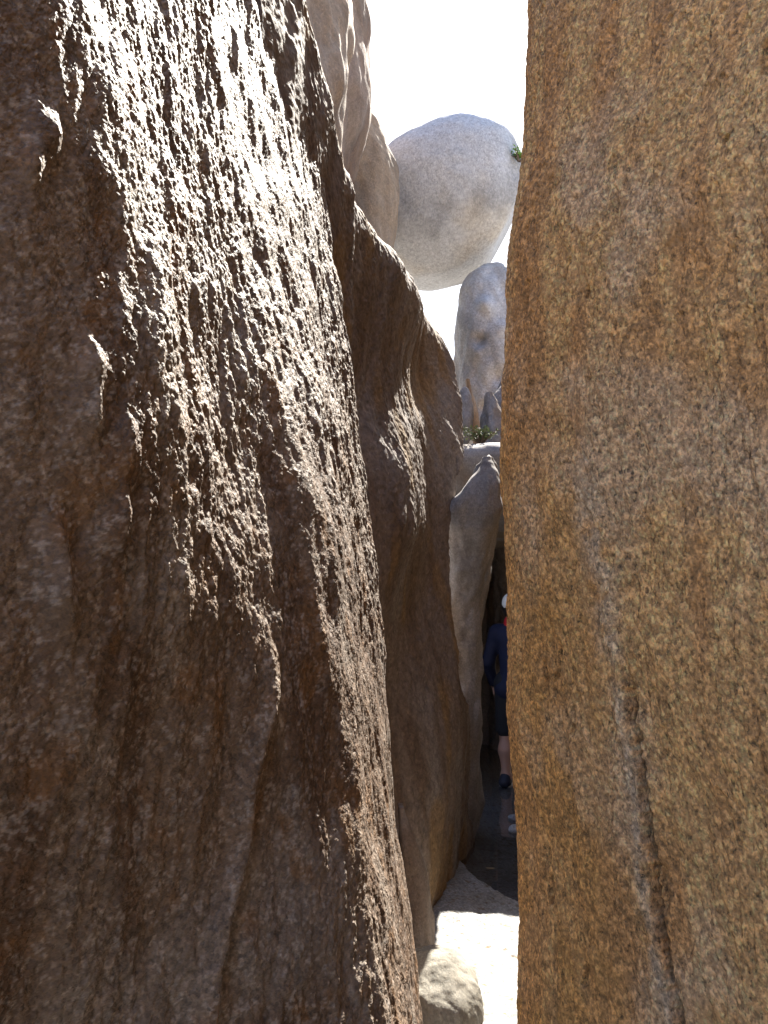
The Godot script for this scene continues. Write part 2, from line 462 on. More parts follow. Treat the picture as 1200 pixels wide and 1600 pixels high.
func near_tint(q: Vector3, t: float, y: float, _d: float) -> Color:
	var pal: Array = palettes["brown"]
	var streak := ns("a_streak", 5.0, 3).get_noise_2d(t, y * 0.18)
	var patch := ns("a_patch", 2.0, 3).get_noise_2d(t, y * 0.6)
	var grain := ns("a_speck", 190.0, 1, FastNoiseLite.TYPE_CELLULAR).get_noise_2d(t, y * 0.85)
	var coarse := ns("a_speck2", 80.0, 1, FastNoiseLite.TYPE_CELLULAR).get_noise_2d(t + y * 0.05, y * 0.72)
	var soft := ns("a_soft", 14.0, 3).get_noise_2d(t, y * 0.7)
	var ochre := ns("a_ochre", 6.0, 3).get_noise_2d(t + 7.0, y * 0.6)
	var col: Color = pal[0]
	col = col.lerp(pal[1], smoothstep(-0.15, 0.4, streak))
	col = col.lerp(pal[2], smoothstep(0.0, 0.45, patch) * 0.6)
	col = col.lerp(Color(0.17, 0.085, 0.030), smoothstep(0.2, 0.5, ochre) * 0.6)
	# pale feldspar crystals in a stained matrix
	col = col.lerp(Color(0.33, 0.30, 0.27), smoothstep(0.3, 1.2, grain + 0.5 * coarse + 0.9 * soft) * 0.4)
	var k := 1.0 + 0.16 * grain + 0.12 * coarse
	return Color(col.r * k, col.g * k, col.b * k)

# ---------------------------------------------------------------- the second left wall
func far_relief(t: float, y: float) -> float:
	var d := 0.018 * ns("b_big", 2.6, 2).get_noise_2d(t * 1.4, y * 0.8)
	d += 0.0060 * ns("b_rill", 9.0, 3).get_noise_2d(t * 1.2, y * 0.5)
	d += 0.0045 * ns("b_knob", 30.0, 2).get_noise_2d(t, y * 0.7)
	d -= 0.0035 * pebbles("b_pebble", 60.0).get_noise_2d(t, y * 0.8)
	# the lobe nearest the first wall stands proud of the rest
	var edge := curve([[2.3, -0.5479999999999999], [2.901, -0.568], [2.989, -0.584], [3.255, -0.627], [3.5, -0.645], [3.609, -0.668], [4.2, -0.9]], y)
	d += 0.055 / (1.0 + exp((t - edge) * 60.0)) * smoothstep(2.3, 2.8, y)
	# a vertical split near the far end
	var split := curve([[2.188, 0.953], [2.296, 0.976], [2.406, 1.003], [2.542, 1.045]], y)
	var g := (t - split) / 0.010
	if absf(g) < 4.0: d -= 0.035 * exp(-g * g) * smoothstep(2.1, 2.2, y) * (1.0 - smoothstep(2.48, 2.58, y))
	return d

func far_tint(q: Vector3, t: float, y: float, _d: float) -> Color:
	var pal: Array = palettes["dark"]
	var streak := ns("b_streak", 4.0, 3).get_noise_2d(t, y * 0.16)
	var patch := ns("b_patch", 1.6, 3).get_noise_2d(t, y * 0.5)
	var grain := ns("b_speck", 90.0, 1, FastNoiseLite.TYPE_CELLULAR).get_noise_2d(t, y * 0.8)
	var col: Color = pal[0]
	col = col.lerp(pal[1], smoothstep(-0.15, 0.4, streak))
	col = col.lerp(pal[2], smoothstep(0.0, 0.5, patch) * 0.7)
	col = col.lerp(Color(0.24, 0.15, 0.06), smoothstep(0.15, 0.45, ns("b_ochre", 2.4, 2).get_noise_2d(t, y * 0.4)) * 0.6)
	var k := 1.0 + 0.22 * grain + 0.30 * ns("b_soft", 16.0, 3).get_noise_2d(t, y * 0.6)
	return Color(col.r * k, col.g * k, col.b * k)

# ---------------------------------------------------------------- the right rock
var right_plan := [Vector2(0.95, 2.5), Vector2(1.2, 0.8), Vector2(1.0, -0.7), Vector2(0.74, -1.42), Vector2(0.46, -1.83), Vector2(0.345, -2.06), Vector2(0.385, -2.28), Vector2(0.6, -3.0), Vector2(0.95, -4.2), Vector2(1.5, -5.5), Vector2(2.05, -7.0), Vector2(2.75, -9.2), Vector2(4.0, -9.2), Vector2(4.4, -4.0), Vector2(4.0, 3.2), Vector2(2.4, 6.0), Vector2(0.4, 5.2), Vector2(-0.6, 4.0), Vector2(-0.1, 3.2)]  # the points behind the camera are an unseen hook added to block sky light
var right_edge := [[0.0, 0.0], [0.481, 0.007], [0.793, 0.016], [0.954, 0.017], [1.118, 0.011], [1.286, 0.0], [1.543, -0.003], [1.807, -0.004], [2.173, -0.002], [2.457, 0.007], [2.594, 0.02], [2.752, 0.048], [2.955, 0.075], [3.161, 0.091], [3.371, 0.1], [4.4, 0.13], [7.2, 0.3]]
var vein := [[0.0, 0.60], [0.65, 0.459], [0.704, 0.444], [0.793, 0.419], [0.875, 0.399], [0.962, 0.388], [1.066, 0.385], [1.171, 0.377], [1.265, 0.371], [1.361, 0.362], [1.472, 0.343], [1.617, 0.332], [1.736, 0.31], [1.9, 0.30]]
var split := [[0.0, 0.60], [0.653, 0.470], [0.708, 0.458], [0.812, 0.440], [0.893, 0.421], [0.967, 0.410], [1.044, 0.405], [1.122, 0.400], [1.241, 0.396], [1.349, 0.389], [1.431, 0.377]]
var cracks := [[0.244, 2.42, 0.233, 2.357, 0.004], [0.093, 2.418, 0.084, 2.306, 0.007], [0.313, 2.32, 0.307, 2.285, 0.004], [0.098, 1.616, 0.089, 1.487, 0.006], [0.127, 1.417, 0.133, 1.317, 0.004], [0.169, 1.389, 0.158, 1.327, 0.005], [0.231, 1.275, 0.22, 1.242, 0.004], [0.12, 0.908, 0.114, 0.825, 0.005], [0.236, 0.755, 0.224, 0.689, 0.005], [0.747, 2.685, 0.756, 2.596, 0.008], [0.677, 2.518, 0.673, 2.499, 0.005], [0.19, 1.467, 0.176, 1.374, 0.004], [0.11, 2.601, 0.112, 2.563, 0.004], [0.427, 1.011, 0.431, 0.91, 0.007]]

func right_relief(s: float, y: float) -> float:
	var d := 0.014 * ns("r_big", 2.4, 2).get_noise_2d(s * 1.3, y * 0.7)
	var fine := 0.0060 * ns("r_rill", 11.0, 2).get_noise_2d(s * 1.3, y * 0.45)
	fine += 0.0024 * ns("r_knob", 45.0, 2).get_noise_2d(s, y * 0.45)
	fine -= 0.0030 * pebbles("r_pebble", 140.0).get_noise_2d(s, y * 0.6)
	if s < -0.1 or s > 1.0: return d + fine
	var wob := 0.008 * ns("r_wob", 14.0, 3).get_noise_2d(3.0, y)
	var smooth_out := 0.0
	if y < 1.75:
		var on := 1.0 - smoothstep(1.35, 1.72, y)
		var g := (s - curve(vein, y) - wob) / 0.013
		if absf(g) < 3.0: d += 0.008 * on * exp(-g * g) * (0.7 + 0.9 * ns("r_lip", 26.0, 3).get_noise_2d(s, y * 0.5))
	if y < 1.46:
		var jag := 0.004 * ns("r_jag", 60.0, 2).get_noise_2d(1.0, y)
		var g := (s - curve(split, y) - wob - jag) / (0.0042 + 0.0035 * smoothstep(-0.4, 0.5, ns("r_gape", 7.0, 2).get_noise_2d(5.0, y)))
		var on := 1.0 - smoothstep(1.3, 1.45, y)
		if absf(g) < 3.0:
			d -= 0.045 * on * exp(-g * g)
			smooth_out = maxf(smooth_out, exp(-g * g * 0.5))
		d -= 0.008 * on * exp(-maxf(g, 0.0) * 0.05) / (1.0 + exp(-g * 4.0))
	for k in cracks:
		if y < k[1] + 0.02 and y > k[3] - 0.02:
			var f: float = (k[1] - y) / (k[1] - k[3])
			var g: float = (s - lerpf(k[0], k[2], f) - wob * 0.6) / (k[4] * 1.15)
			if absf(g) < 3.0:
				var a: float = exp(-g * g) * clampf(sin(clampf(f, 0.0, 1.0) * PI) * 2.0, 0.0, 1.0)
				d -= 0.022 * a
				smooth_out = maxf(smooth_out, a)
	# thin flakes have come off in upright scales
	var scale_edge := ns("r_scale", 8.0, 3).get_noise_2d(s * 2.2 + 3.0, y * 0.55)
	d -= 0.004 * smoothstep(0.16, 0.19, scale_edge)
	return d + fine * (1.0 - smooth_out)

func right_tint(s: float, y: float) -> Color:
	var streak := ns("r_streak", 5.5, 3).get_noise_2d(s, y * 0.15)
	var patch := ns("r_patch", 2.2, 3).get_noise_2d(s + 4.0, y * 0.7)
	var crystal := ns("r_crystal", 205.0, 1, FastNoiseLite.TYPE_CELLULAR).get_noise_2d(s, y * 0.55)
	var crystal2 := ns("r_crystal2", 300.0, 1, FastNoiseLite.TYPE_CELLULAR).get_noise_2d(s + 9.0, y * 0.7)
	var col := Color(0.51, 0.288, 0.115)
	col = col.lerp(Color(0.40, 0.212, 0.080), smoothstep(-0.1, 0.4, streak))
	col = col.lerp(Color(0.49, 0.318, 0.178), smoothstep(-0.05, 0.45, patch) * 0.8)
	if s > -0.1 and s < 1.0:
		# rust stain along the corner and beside the vein
		var rust := (1.0 - smoothstep(0.26, 0.36, s + 0.05 * streak - (1.2 - y) * 0.05)) * (1.0 - smoothstep(1.5, 2.3, y + 0.5 * patch))
		col = col.lerp(Color(0.44, 0.235, 0.075), rust * (0.45 + 0.5 * smoothstep(-0.2, 0.4, ns("r_rust", 7.0, 2).get_noise_2d(s, y * 0.4))))
		# grey crust along the vein, spreading upward
		var wide := 0.016 + 0.035 * smoothstep(1.3, 1.7, y)
		var g := (s - curve(vein, minf(y, 1.9)) + 0.002) / wide
		var crust := exp(-g * g) * (1.0 - smoothstep(1.7, 2.05, y)) * smoothstep(-0.55, 0.25, ns("r_crust", 16.0, 2).get_noise_2d(s, y * 0.6) + 0.1)
		col = col.lerp(Color(0.44, 0.345, 0.235), crust * 0.65)
	var k := 1.0
	k += 0.30 * crystal + 0.12 * crystal2
	k *= 1.12                                              # this rock's crystal texture averages a little less than the others'
	return Color(col.r * k, col.g * k, col.b * k)

func plan_point(u: float) -> Vector2:
	var n := right_plan.size()
	var i := int(floor(u))
	var f := u - i
	return (right_plan[(i + n) % n] as Vector2).cubic_interpolate(right_plan[(i + 1) % n], right_plan[(i - 1 + n) % n], right_plan[(i + 2) % n], f)

func build_right_rock() -> MeshInstance3D:
	var us := PackedFloat32Array()
	for i in 10: us.append(lerpf(0.0, 1.8, i / 10.0))
	for i in 16: us.append(lerpf(1.8, 2.7, i / 16.0))
	# dense over the face one sees: equal steps of arc
	var fine := PackedFloat32Array()
	var total := 0.0
	var arc := PackedFloat32Array([0.0])
	var steps := 900
	for i in steps:
		total += plan_point(lerpf(2.7, 5.75, i / float(steps))).distance_to(plan_point(lerpf(2.7, 5.75, (i + 1) / float(steps))))
		arc.append(total)
	var want := 370
	var k := 0
	for i in want:
		var target := total * i / want
		while arc[k + 1] < target: k += 1
		us.append(lerpf(2.7, 5.75, (k + (target - arc[k]) / (arc[k + 1] - arc[k])) / steps))
	for i in 44: us.append(lerpf(5.75, 18.0, i / 44.0))
	var nu := us.size()
	# arc length from the corner, growing towards the camera
	var at := PackedFloat32Array()
	at.resize(nu)
	var pts: Array[Vector2] = []
	for u in us: pts.append(plan_point(u))
	var run := 0.0
	for i in nu:
		if i > 0: run += pts[i].distance_to(pts[i - 1])
		at[i] = run
	var corner := 0.0
	for i in nu - 1:
		if us[i] <= 5.0 and us[i + 1] > 5.0: corner = lerpf(at[i], at[i + 1], (5.0 - us[i]) / (us[i + 1] - us[i]))
	var nrm: Array[Vector2] = []
	for i in nu:
		var d := (pts[(i + 1) % nu] - pts[(i - 1 + nu) % nu]).normalized()
		nrm.append(Vector2(d.y, -d.x))
	if nrm[200].dot(Vector2(-0.7, 0.7)) < 0.0:
		for i in nu: nrm[i] = -nrm[i]
	var ys := PackedFloat32Array()
	ys.append_array(span(-0.15, 0.42, 24))
	ys.append_array(span(0.42, 3.5, 900))
	ys.append_array(span(3.5, 7.0, 30))  # unseen upper part, raised to keep sky light off the left wall
	var nrows := ys.size()
	var ncap := 7
	var p := PackedVector3Array()
	var c := PackedColorArray()
	p.resize(nu * (nrows + ncap))
	c.resize(nu * (nrows + ncap))
	for j in nrows:
		var y := ys[j]
		var dx := curve(right_edge, y)
		var taper := 1.0 - 0.12 * smoothstep(5.6, 7.0, y)
		for i in nu:
			var s := corner - at[i]
			var d := right_relief(s, y)
			var q: Vector2 = pts[i] + nrm[i] * d
			var far := clampf((-q.y - 2.6) / 2.0, 0.0, 1.0)
			p[j * nu + i] = Vector3(lerpf(2.6, q.x, taper) + dx * (1.0 - far), y, q.y)
			c[j * nu + i] = right_tint(s, y)
	for k2 in ncap:
		var f := (k2 + 1.0) / ncap
		for i in nu:
			var q := p[(nrows - 1) * nu + i]
			p[(nrows + k2) * nu + i] = q.lerp(Vector3(2.6, q.y, -3.5), f * 0.99) + Vector3(0, 0.5 * sin(f * PI * 0.5), 0)
			c[(nrows + k2) * nu + i] = c[(nrows - 1) * nu + i]
	return put("rock_wall", grid_mesh(nu, nrows + ncap, p, c, true), fleck_mat)

# ---------------------------------------------------------------- ground and water
var shore := [[0.2, -5.25], [0.40, -5.10], [0.47, -4.95], [0.50, -4.75], [0.54, -4.56], [0.62, -4.38], [0.70, -4.24], [0.80, -4.20], [1.2, -4.22]]

func ground_height(x: float, z: float) -> float:
	var y := 0.018 * ns("g_lump", 1.6, 2).get_noise_2d(x, z)
	var near: bool = x > -1.5 and x < 2.6 and z > -9.6 and z < -1.5
	if not near: return y
	y += 0.007 * ns("g_mid", 9.0, 2).get_noise_2d(x, z) + 0.0045 * ns("g_grit", 42.0, 2).get_noise_2d(x, z)
	var inside := curve(shore, x) - z + 0.05 * ns("g_shore", 14.0, 3).get_noise_2d(x, z)
	var dip := smoothstep(-0.04, 0.30, inside) * (1.0 - smoothstep(9.0, 9.5, -z))
	return y * (1.0 - 0.8 * dip) - lerpf(0.062, 0.040, smoothstep(5.5, 6.6, -z)) * dip

func build_ground() -> MeshInstance3D:
	var xs := PackedFloat32Array([-300, -120, -50, -20, -10, -6, -4, -3, -2, -1.2, -0.6])
	xs.append_array(span(-0.3, 1.5, 240))
	xs.append_array(PackedFloat32Array([1.5, 1.7, 2.0, 2.5, 3.5, 5, 8, 14, 25, 60, 140, 300]))
	var zs := PackedFloat32Array([-300, -140, -60, -30, -20, -14, -11, -9.6, -9.2, -8.8, -8.4, -8.0])
	zs.append_array(span(-7.6, -5.2, 90))
	zs.append_array(span(-5.2, -2.2, 300))
	zs.append_array(PackedFloat32Array([-2.2, -2.0, -1.6, -1.0, -0.5, 0, 1, 2, 4, 8, 16, 40, 100, 300]))
	var p := PackedVector3Array()
	var c := PackedColorArray()
	for z in zs:
		for x in xs:
			var y := ground_height(x, z)
			p.append(Vector3(x, y, z))
			var grit := ns("g_cell", 130.0, 1, FastNoiseLite.TYPE_CELLULAR).get_noise_2d(x, z)
			var litter := ns("g_litter", 30.0, 2).get_noise_2d(x * 0.5, z)
			var tone := ns("g_tone", 3.0, 2).get_noise_2d(x, z)
			var col := Color(0.265, 0.265, 0.262).lerp(Color(0.225, 0.215, 0.20), smoothstep(-0.2, 0.5, tone))
			if litter > 0.42: col = col.lerp(Color(0.16, 0.12, 0.08), smoothstep(0.42, 0.52, litter))
			var k := 1.0 + 0.28 * grit
			c.append(Color(col.r * k, col.g * k, col.b * k))
	return put("ground", grid_mesh(xs.size(), zs.size(), p, c, false), floor_mat)

# ---------------------------------------------------------------- smooth bodies: capsules joined and meshed as surface nets
func body_mesh(bones: Array, cell: float, soft: float) -> ArrayMesh:
	var lo := Vector3.INF
	var hi := -Vector3.INF
	for b in bones:
		var r: float = maxf(b[2], b[3]) + soft + 2.0 * cell
		lo = lo.min((b[0] as Vector3).min(b[1]) - Vector3.ONE * r)
		hi = hi.max((b[0] as Vector3).max(b[1]) + Vector3.ONE * r)
	var nx := int((hi.x - lo.x) / cell) + 2
	var ny := int((hi.y - lo.y) / cell) + 2
	var nz := int((hi.z - lo.z) / cell) + 2
	var f := PackedFloat32Array()
	f.resize(nx * ny * nz)
	f.fill(1.0)
	for b in bones:
		var a: Vector3 = b[0]
		var e: Vector3 = b[1]
		var r: float = maxf(b[2], b[3]) + soft + 2.0 * cell
		var s0 := ((a.min(e) - Vector3.ONE * r - lo) / cell).floor()
		var s1 := ((a.max(e) + Vector3.ONE * r - lo) / cell).ceil()
		var ab := e - a
		var len2 := maxf(ab.length_squared(), 1e-9)
		for z in range(maxi(int(s0.z), 0), mini(int(s1.z), nz - 1) + 1):
			for y in range(maxi(int(s0.y), 0), mini(int(s1.y), ny - 1) + 1):
				for x in range(maxi(int(s0.x), 0), mini(int(s1.x), nx - 1) + 1):
					var q := lo + Vector3(x, y, z) * cell
					var h := clampf((q - a).dot(ab) / len2, 0.0, 1.0)
					var d: float = (q - a - ab * h).length() - lerpf(b[2], b[3], h)
					var k := (z * ny + y) * nx + x
					var m := maxf(soft - absf(d - f[k]), 0.0) / soft
					f[k] = minf(d, f[k]) - m * m * soft * 0.25
	var at := {}
	var verts := PackedVector3Array()
	for z in nz - 1:
		for y in ny - 1:
			for x in nx - 1:
				var k := (z * ny + y) * nx + x
				if f[k] > cell * 2.5 or f[k] < -cell * 2.5: continue
				var sum := Vector3.ZERO
				var n := 0
				for ed in EDGES:
					var f0: float = f[k + (ed[0].z * ny + ed[0].y) * nx + ed[0].x]
					var f1: float = f[k + (ed[1].z * ny + ed[1].y) * nx + ed[1].x]
					if (f0 < 0.0) != (f1 < 0.0):
						sum += Vector3(ed[0]).lerp(Vector3(ed[1]), f0 / (f0 - f1))
						n += 1
				if n > 0:
					at[k] = verts.size()
					verts.append(lo + (Vector3(x, y, z) + sum / n) * cell)
	var st := SurfaceTool.new()
	st.begin(Mesh.PRIMITIVE_TRIANGLES)
	st.set_smooth_group(0)
	for v in verts: st.add_vertex(v)
	var steps := [1, nx, nx * ny]
	for k in at:
		for ax in 3:
			var o1: int = steps[(ax + 1) % 3]
			var o2: int = steps[(ax + 2) % 3]
			var kk: int = k
			if kk + steps[ax] >= f.size(): continue
			if (f[kk] < 0.0) == (f[kk + steps[ax]] < 0.0): continue
			if not (at.has(kk - o1) and at.has(kk - o2) and at.has(kk - o1 - o2)): continue
			var q := [at[kk], at[kk - o1], at[kk - o1 - o2], at[kk - o2]]
			if f[kk] < 0.0: q.reverse()
			for i in [0, 1, 2, 0, 2, 3]: st.add_index(q[i])
	st.generate_normals()
	return st.commit()

const EDGES := [
	[Vector3i(0, 0, 0), Vector3i(1, 0, 0)], [Vector3i(0, 1, 0), Vector3i(1, 1, 0)], [Vector3i(0, 0, 1), Vector3i(1, 0, 1)], [Vector3i(0, 1, 1), Vector3i(1, 1, 1)],
	[Vector3i(0, 0, 0), Vector3i(0, 1, 0)], [Vector3i(1, 0, 0), Vector3i(1, 1, 0)], [Vector3i(0, 0, 1), Vector3i(0, 1, 1)], [Vector3i(1, 0, 1), Vector3i(1, 1, 1)],
	[Vector3i(0, 0, 0), Vector3i(0, 0, 1)], [Vector3i(1, 0, 0), Vector3i(1, 0, 1)], [Vector3i(0, 1, 0), Vector3i(0, 1, 1)], [Vector3i(1, 1, 0), Vector3i(1, 1, 1)]]

func joined(list: Array) -> ArrayMesh:
	var st := SurfaceTool.new()
	st.begin(Mesh.PRIMITIVE_TRIANGLES)
	for m in list: st.append_from(m, 0, Transform3D.IDENTITY)
	return st.commit()

func build_person(at: Vector3, turn: float) -> void:
	var root := Node3D.new()
	root.name = "person"
	add_child(root)
	root.position = at
	root.rotation.y = turn
	tag(root, "person in navy jacket, shorts and white cap standing in the dark passage", "person")
	var bones := []
	var hands := []
	for s in [-1.0, 1.0]:
		var ankle := Vector3(0.095 * s, 0.085, 0.015)
		var knee := Vector3(0.10 * s, 0.455, -0.02)
		var hip := Vector3(0.088 * s, 0.86, 0.0)
		bones.append([ankle, ankle + Vector3(0.012 * s, -0.05, -0.13), 0.040, 0.032])
		bones.append([ankle, ankle + Vector3(0, -0.045, 0.035), 0.038, 0.036])
		bones.append([ankle, ankle.lerp(knee, 0.62) + Vector3(0, 0, 0.018), 0.036, 0.058])
		bones.append([ankle.lerp(knee, 0.62) + Vector3(0, 0, 0.018), knee, 0.058, 0.052])
		bones.append([knee, hip, 0.054, 0.088])
		var shoulder := Vector3(0.165 * s, 1.345, 0.01)
		var elbow := Vector3(0.235 * s, 1.075, 0.035)
		var wrist := Vector3(0.225 * s, 0.865, -0.075)
		bones.append([shoulder, elbow, 0.048, 0.038])
		bones.append([elbow, wrist, 0.038, 0.026])
		# the hand hangs slightly curled: palm, four fingers, thumb
		var down := (wrist - elbow).normalized()
		var fwd := Vector3(0, down.z, -down.y).normalized()
		var h := [[wrist, wrist + down * 0.03, 0.026, 0.027]]
		for k in 4:
			var off := fwd * (0.030 - 0.020 * k)
			var root_p := wrist + down * (0.085 - 0.004 * absf(k - 1.2)) + off
			h.append([wrist + down * 0.02 + off * 0.6, root_p, 0.015, 0.012])
			var ln: float = [0.040, 0.046, 0.042, 0.033][k]
			var k1 := root_p + (down + Vector3(-0.25 * s, 0, 0)).normalized() * ln
			var k2 := k1 + (down * 0.8 + Vector3(-0.6 * s, 0, 0)).normalized() * ln * 0.65
			var k3 := k2 + (down * 0.55 + Vector3(-0.85 * s, 0, 0)).normalized() * ln * 0.5
			h.append([root_p, k1, 0.0095, 0.0088])
			h.append([k1, k2, 0.0088, 0.0082])
			h.append([k2, k3, 0.0082, 0.0074])
		var tb := wrist + down * 0.030 + fwd * 0.026
		var t1 := tb + (down * 0.7 + fwd * 0.75 + Vector3(-0.3 * s, 0, 0)).normalized() * 0.040
		h.append([tb, t1, 0.014, 0.0105])
		h.append([t1, t1 + (down + fwd * 0.25 + Vector3(-0.35 * s, 0, 0)).normalized() * 0.032, 0.0105, 0.009])
		hands.append(body_mesh(h, 0.004, 0.006))
	bones.append([Vector3(-0.075, 0.91, 0.005), Vector3(0.075, 0.91, 0.005), 0.105, 0.105])
	bones.append([Vector3(0, 0.93, 0), Vector3(0, 1.10, 0), 0.115, 0.105])
	bones.append([Vector3(0, 1.10, 0), Vector3(0, 1.27, 0.005), 0.110, 0.125])
	bones.append([Vector3(-0.10, 1.32, 0.01), Vector3(0.10, 1.32, 0.01), 0.085, 0.085])
	bones.append([Vector3(0, 1.36, 0.01), Vector3(0, 1.47, -0.01), 0.058, 0.050])
	var head := [
		[Vector3(0, 1.47, -0.01), Vector3(0, 1.40, 0.01), 0.050, 0.054],
		[Vector3(0, 1.575, 0.015), Vector3(0, 1.56, -0.03), 0.088, 0.080],
		[Vector3(0, 1.53, -0.045), Vector3(0, 1.485, -0.060), 0.060, 0.036],
		[Vector3(0, 1.555, -0.108), Vector3(0, 1.527, -0.126), 0.009, 0.014],
		[Vector3(-0.018, 1.495, -0.103), Vector3(0.018, 1.495, -0.103), 0.007, 0.007],
		[Vector3(-0.087, 1.56, 0.005), Vector3(-0.092, 1.525, 0.0), 0.014, 0.010],
		[Vector3(0.087, 1.56, 0.005), Vector3(0.092, 1.525, 0.0), 0.014, 0.010],
		[Vector3(-0.045, 1.572, -0.095), Vector3(-0.018, 1.574, -0.104), 0.008, 0.008],
		[Vector3(0.045, 1.572, -0.095), Vector3(0.018, 1.574, -0.104), 0.008, 0.008]]
	put("body", joined([body_mesh(bones, 0.012, 0.04), body_mesh(head, 0.006, 0.016), hands[0], hands[1]]), mat(Color(0.42, 0.235, 0.17), 0.6), root)
	for s in [-1.0, 1.0]:
		var eye := SphereMesh.new()
		eye.radius = 0.009
		eye.height = 0.018
		eye.radial_segments = 12
		eye.rings = 6
		put("eye", eye, mat(Color(0.05, 0.04, 0.035), 0.2), root).position = Vector3(0.031 * s, 1.559, -0.103)
	var hair := [[Vector3(0, 1.575, 0.030), Vector3(0, 1.53, 0.045), 0.086, 0.070], [Vector3(-0.055, 1.57, 0.03), Vector3(-0.05, 1.52, 0.03), 0.045, 0.035], [Vector3(0.055, 1.57, 0.03), Vector3(0.05, 1.52, 0.03), 0.045, 0.035]]
	put("hair", body_mesh(hair, 0.007, 0.02), mat(Color(0.012, 0.010, 0.009), 0.6), root)
	var cap := [[Vector3(0, 1.605, 0.020), Vector3(0, 1.60, -0.025), 0.098, 0.090], [Vector3(-0.04, 1.592, -0.115), Vector3(0.04, 1.592, -0.115), 0.009, 0.009], [Vector3(-0.055, 1.585, -0.155), Vector3(0.055, 1.585, -0.155), 0.007, 0.007], [Vector3(0, 1.590, -0.10), Vector3(0, 1.580, -0.180), 0.010, 0.007]]
	put("cap", body_mesh(cap, 0.007, 0.03), mat(Color(0.78, 0.78, 0.76), 0.8), root).set_meta("label", "white cap")
	put("neck_scarf", body_mesh([[Vector3(-0.02, 1.43, 0.0), Vector3(0.02, 1.43, 0.0), 0.072, 0.072], [Vector3(0, 1.46, 0.01), Vector3(0, 1.405, 0.02), 0.064, 0.082]], 0.007, 0.02), mat(Color(0.50, 0.015, 0.025), 0.85), root).set_meta("label", "red scarf round the neck")
	var jacket := [[Vector3(-0.06, 0.86, 0.005), Vector3(0.06, 0.86, 0.005), 0.128, 0.128], [Vector3(0, 0.90, 0), Vector3(0, 1.12, 0), 0.135, 0.128], [Vector3(0, 1.12, 0), Vector3(0, 1.28, 0.01), 0.130, 0.145], [Vector3(-0.11, 1.325, 0.01), Vector3(0.11, 1.325, 0.01), 0.100, 0.100]]
	for s in [-1.0, 1.0]:
		jacket.append([Vector3(0.165 * s, 1.345, 0.01), Vector3(0.238 * s, 1.075, 0.035), 0.068, 0.056])
		jacket.append([Vector3(0.238 * s, 1.075, 0.035), Vector3(0.228 * s, 0.895, -0.058), 0.056, 0.043])
	put("jacket", body_mesh(jacket, 0.011, 0.035), mat(Color(0.005, 0.009, 0.038), 0.8), root)
	var shorts := [[Vector3(-0.07, 0.90, 0.005), Vector3(0.07, 0.90, 0.005), 0.118, 0.118]]
	for s in [-1.0, 1.0]: shorts.append([Vector3(0.088 * s, 0.86, 0.0), Vector3(0.104 * s, 0.50, -0.012), 0.102, 0.084])
	put("shorts", body_mesh(shorts, 0.011, 0.03), mat(Color(0.010, 0.011, 0.016), 0.85), root)
	for s in [-1.0, 1.0]:
		var ankle := Vector3(0.095 * s, 0.085, 0.015)
		var shoe := put("shoe", body_mesh([[ankle + Vector3(0, -0.035, 0.045), ankle + Vector3(0.012 * s, -0.045, -0.145), 0.049, 0.042], [ankle + Vector3(0, 0.0, 0.02), ankle + Vector3(0, -0.035, 0.02), 0.047, 0.050]], 0.007, 0.02), mat(Color(0.018, 0.020, 0.035), 0.7), root)
		put("sole", body_mesh([[ankle + Vector3(0, -0.068, 0.055), ankle + Vector3(0.012 * s, -0.068, -0.15), 0.017, 0.017], [ankle + Vector3(-0.03, -0.068, 0.04), ankle + Vector3(-0.022, -0.068, -0.13), 0.017, 0.017], [ankle + Vector3(0.03, -0.068, 0.04), ankle + Vector3(0.036, -0.068, -0.13), 0.017, 0.017]], 0.007, 0.02), mat(Color(0.55, 0.55, 0.53), 0.8), shoe)

# ---------------------------------------------------------------- plants
func leaf_quad(st: SurfaceTool, at: Vector3, dir: Vector3, side: Vector3, ln: float, wd: float) -> void:
	var up := dir.cross(side).normalized() * ln * 0.12
	var a := at
	var b := at + dir * ln * 0.45 + side * wd * 0.5 + up
	var c := at + dir * ln
	var d := at + dir * ln * 0.45 - side * wd * 0.5 + up
	for v in [a, b, c, a, c, d]: st.add_vertex(v)

func tube(st: SurfaceTool, a: Vector3, b: Vector3, ra: float, rb: float) -> void:
	var d := (b - a).normalized()
	var u := d.cross(Vector3(0.31, 0.2, 0.9)).normalized()
	var v := d.cross(u)
	for i in 6:
		var g := TAU * i / 6.0
		var h := TAU * (i + 1) / 6.0
		var p0 := a + (u * cos(g) + v * sin(g)) * ra
		var p1 := a + (u * cos(h) + v * sin(h)) * ra
		var p2 := b + (u * cos(h) + v * sin(h)) * rb
		var p3 := b + (u * cos(g) + v * sin(g)) * rb
		for q in [p0, p2, p1, p0, p3, p2]: st.add_vertex(q)

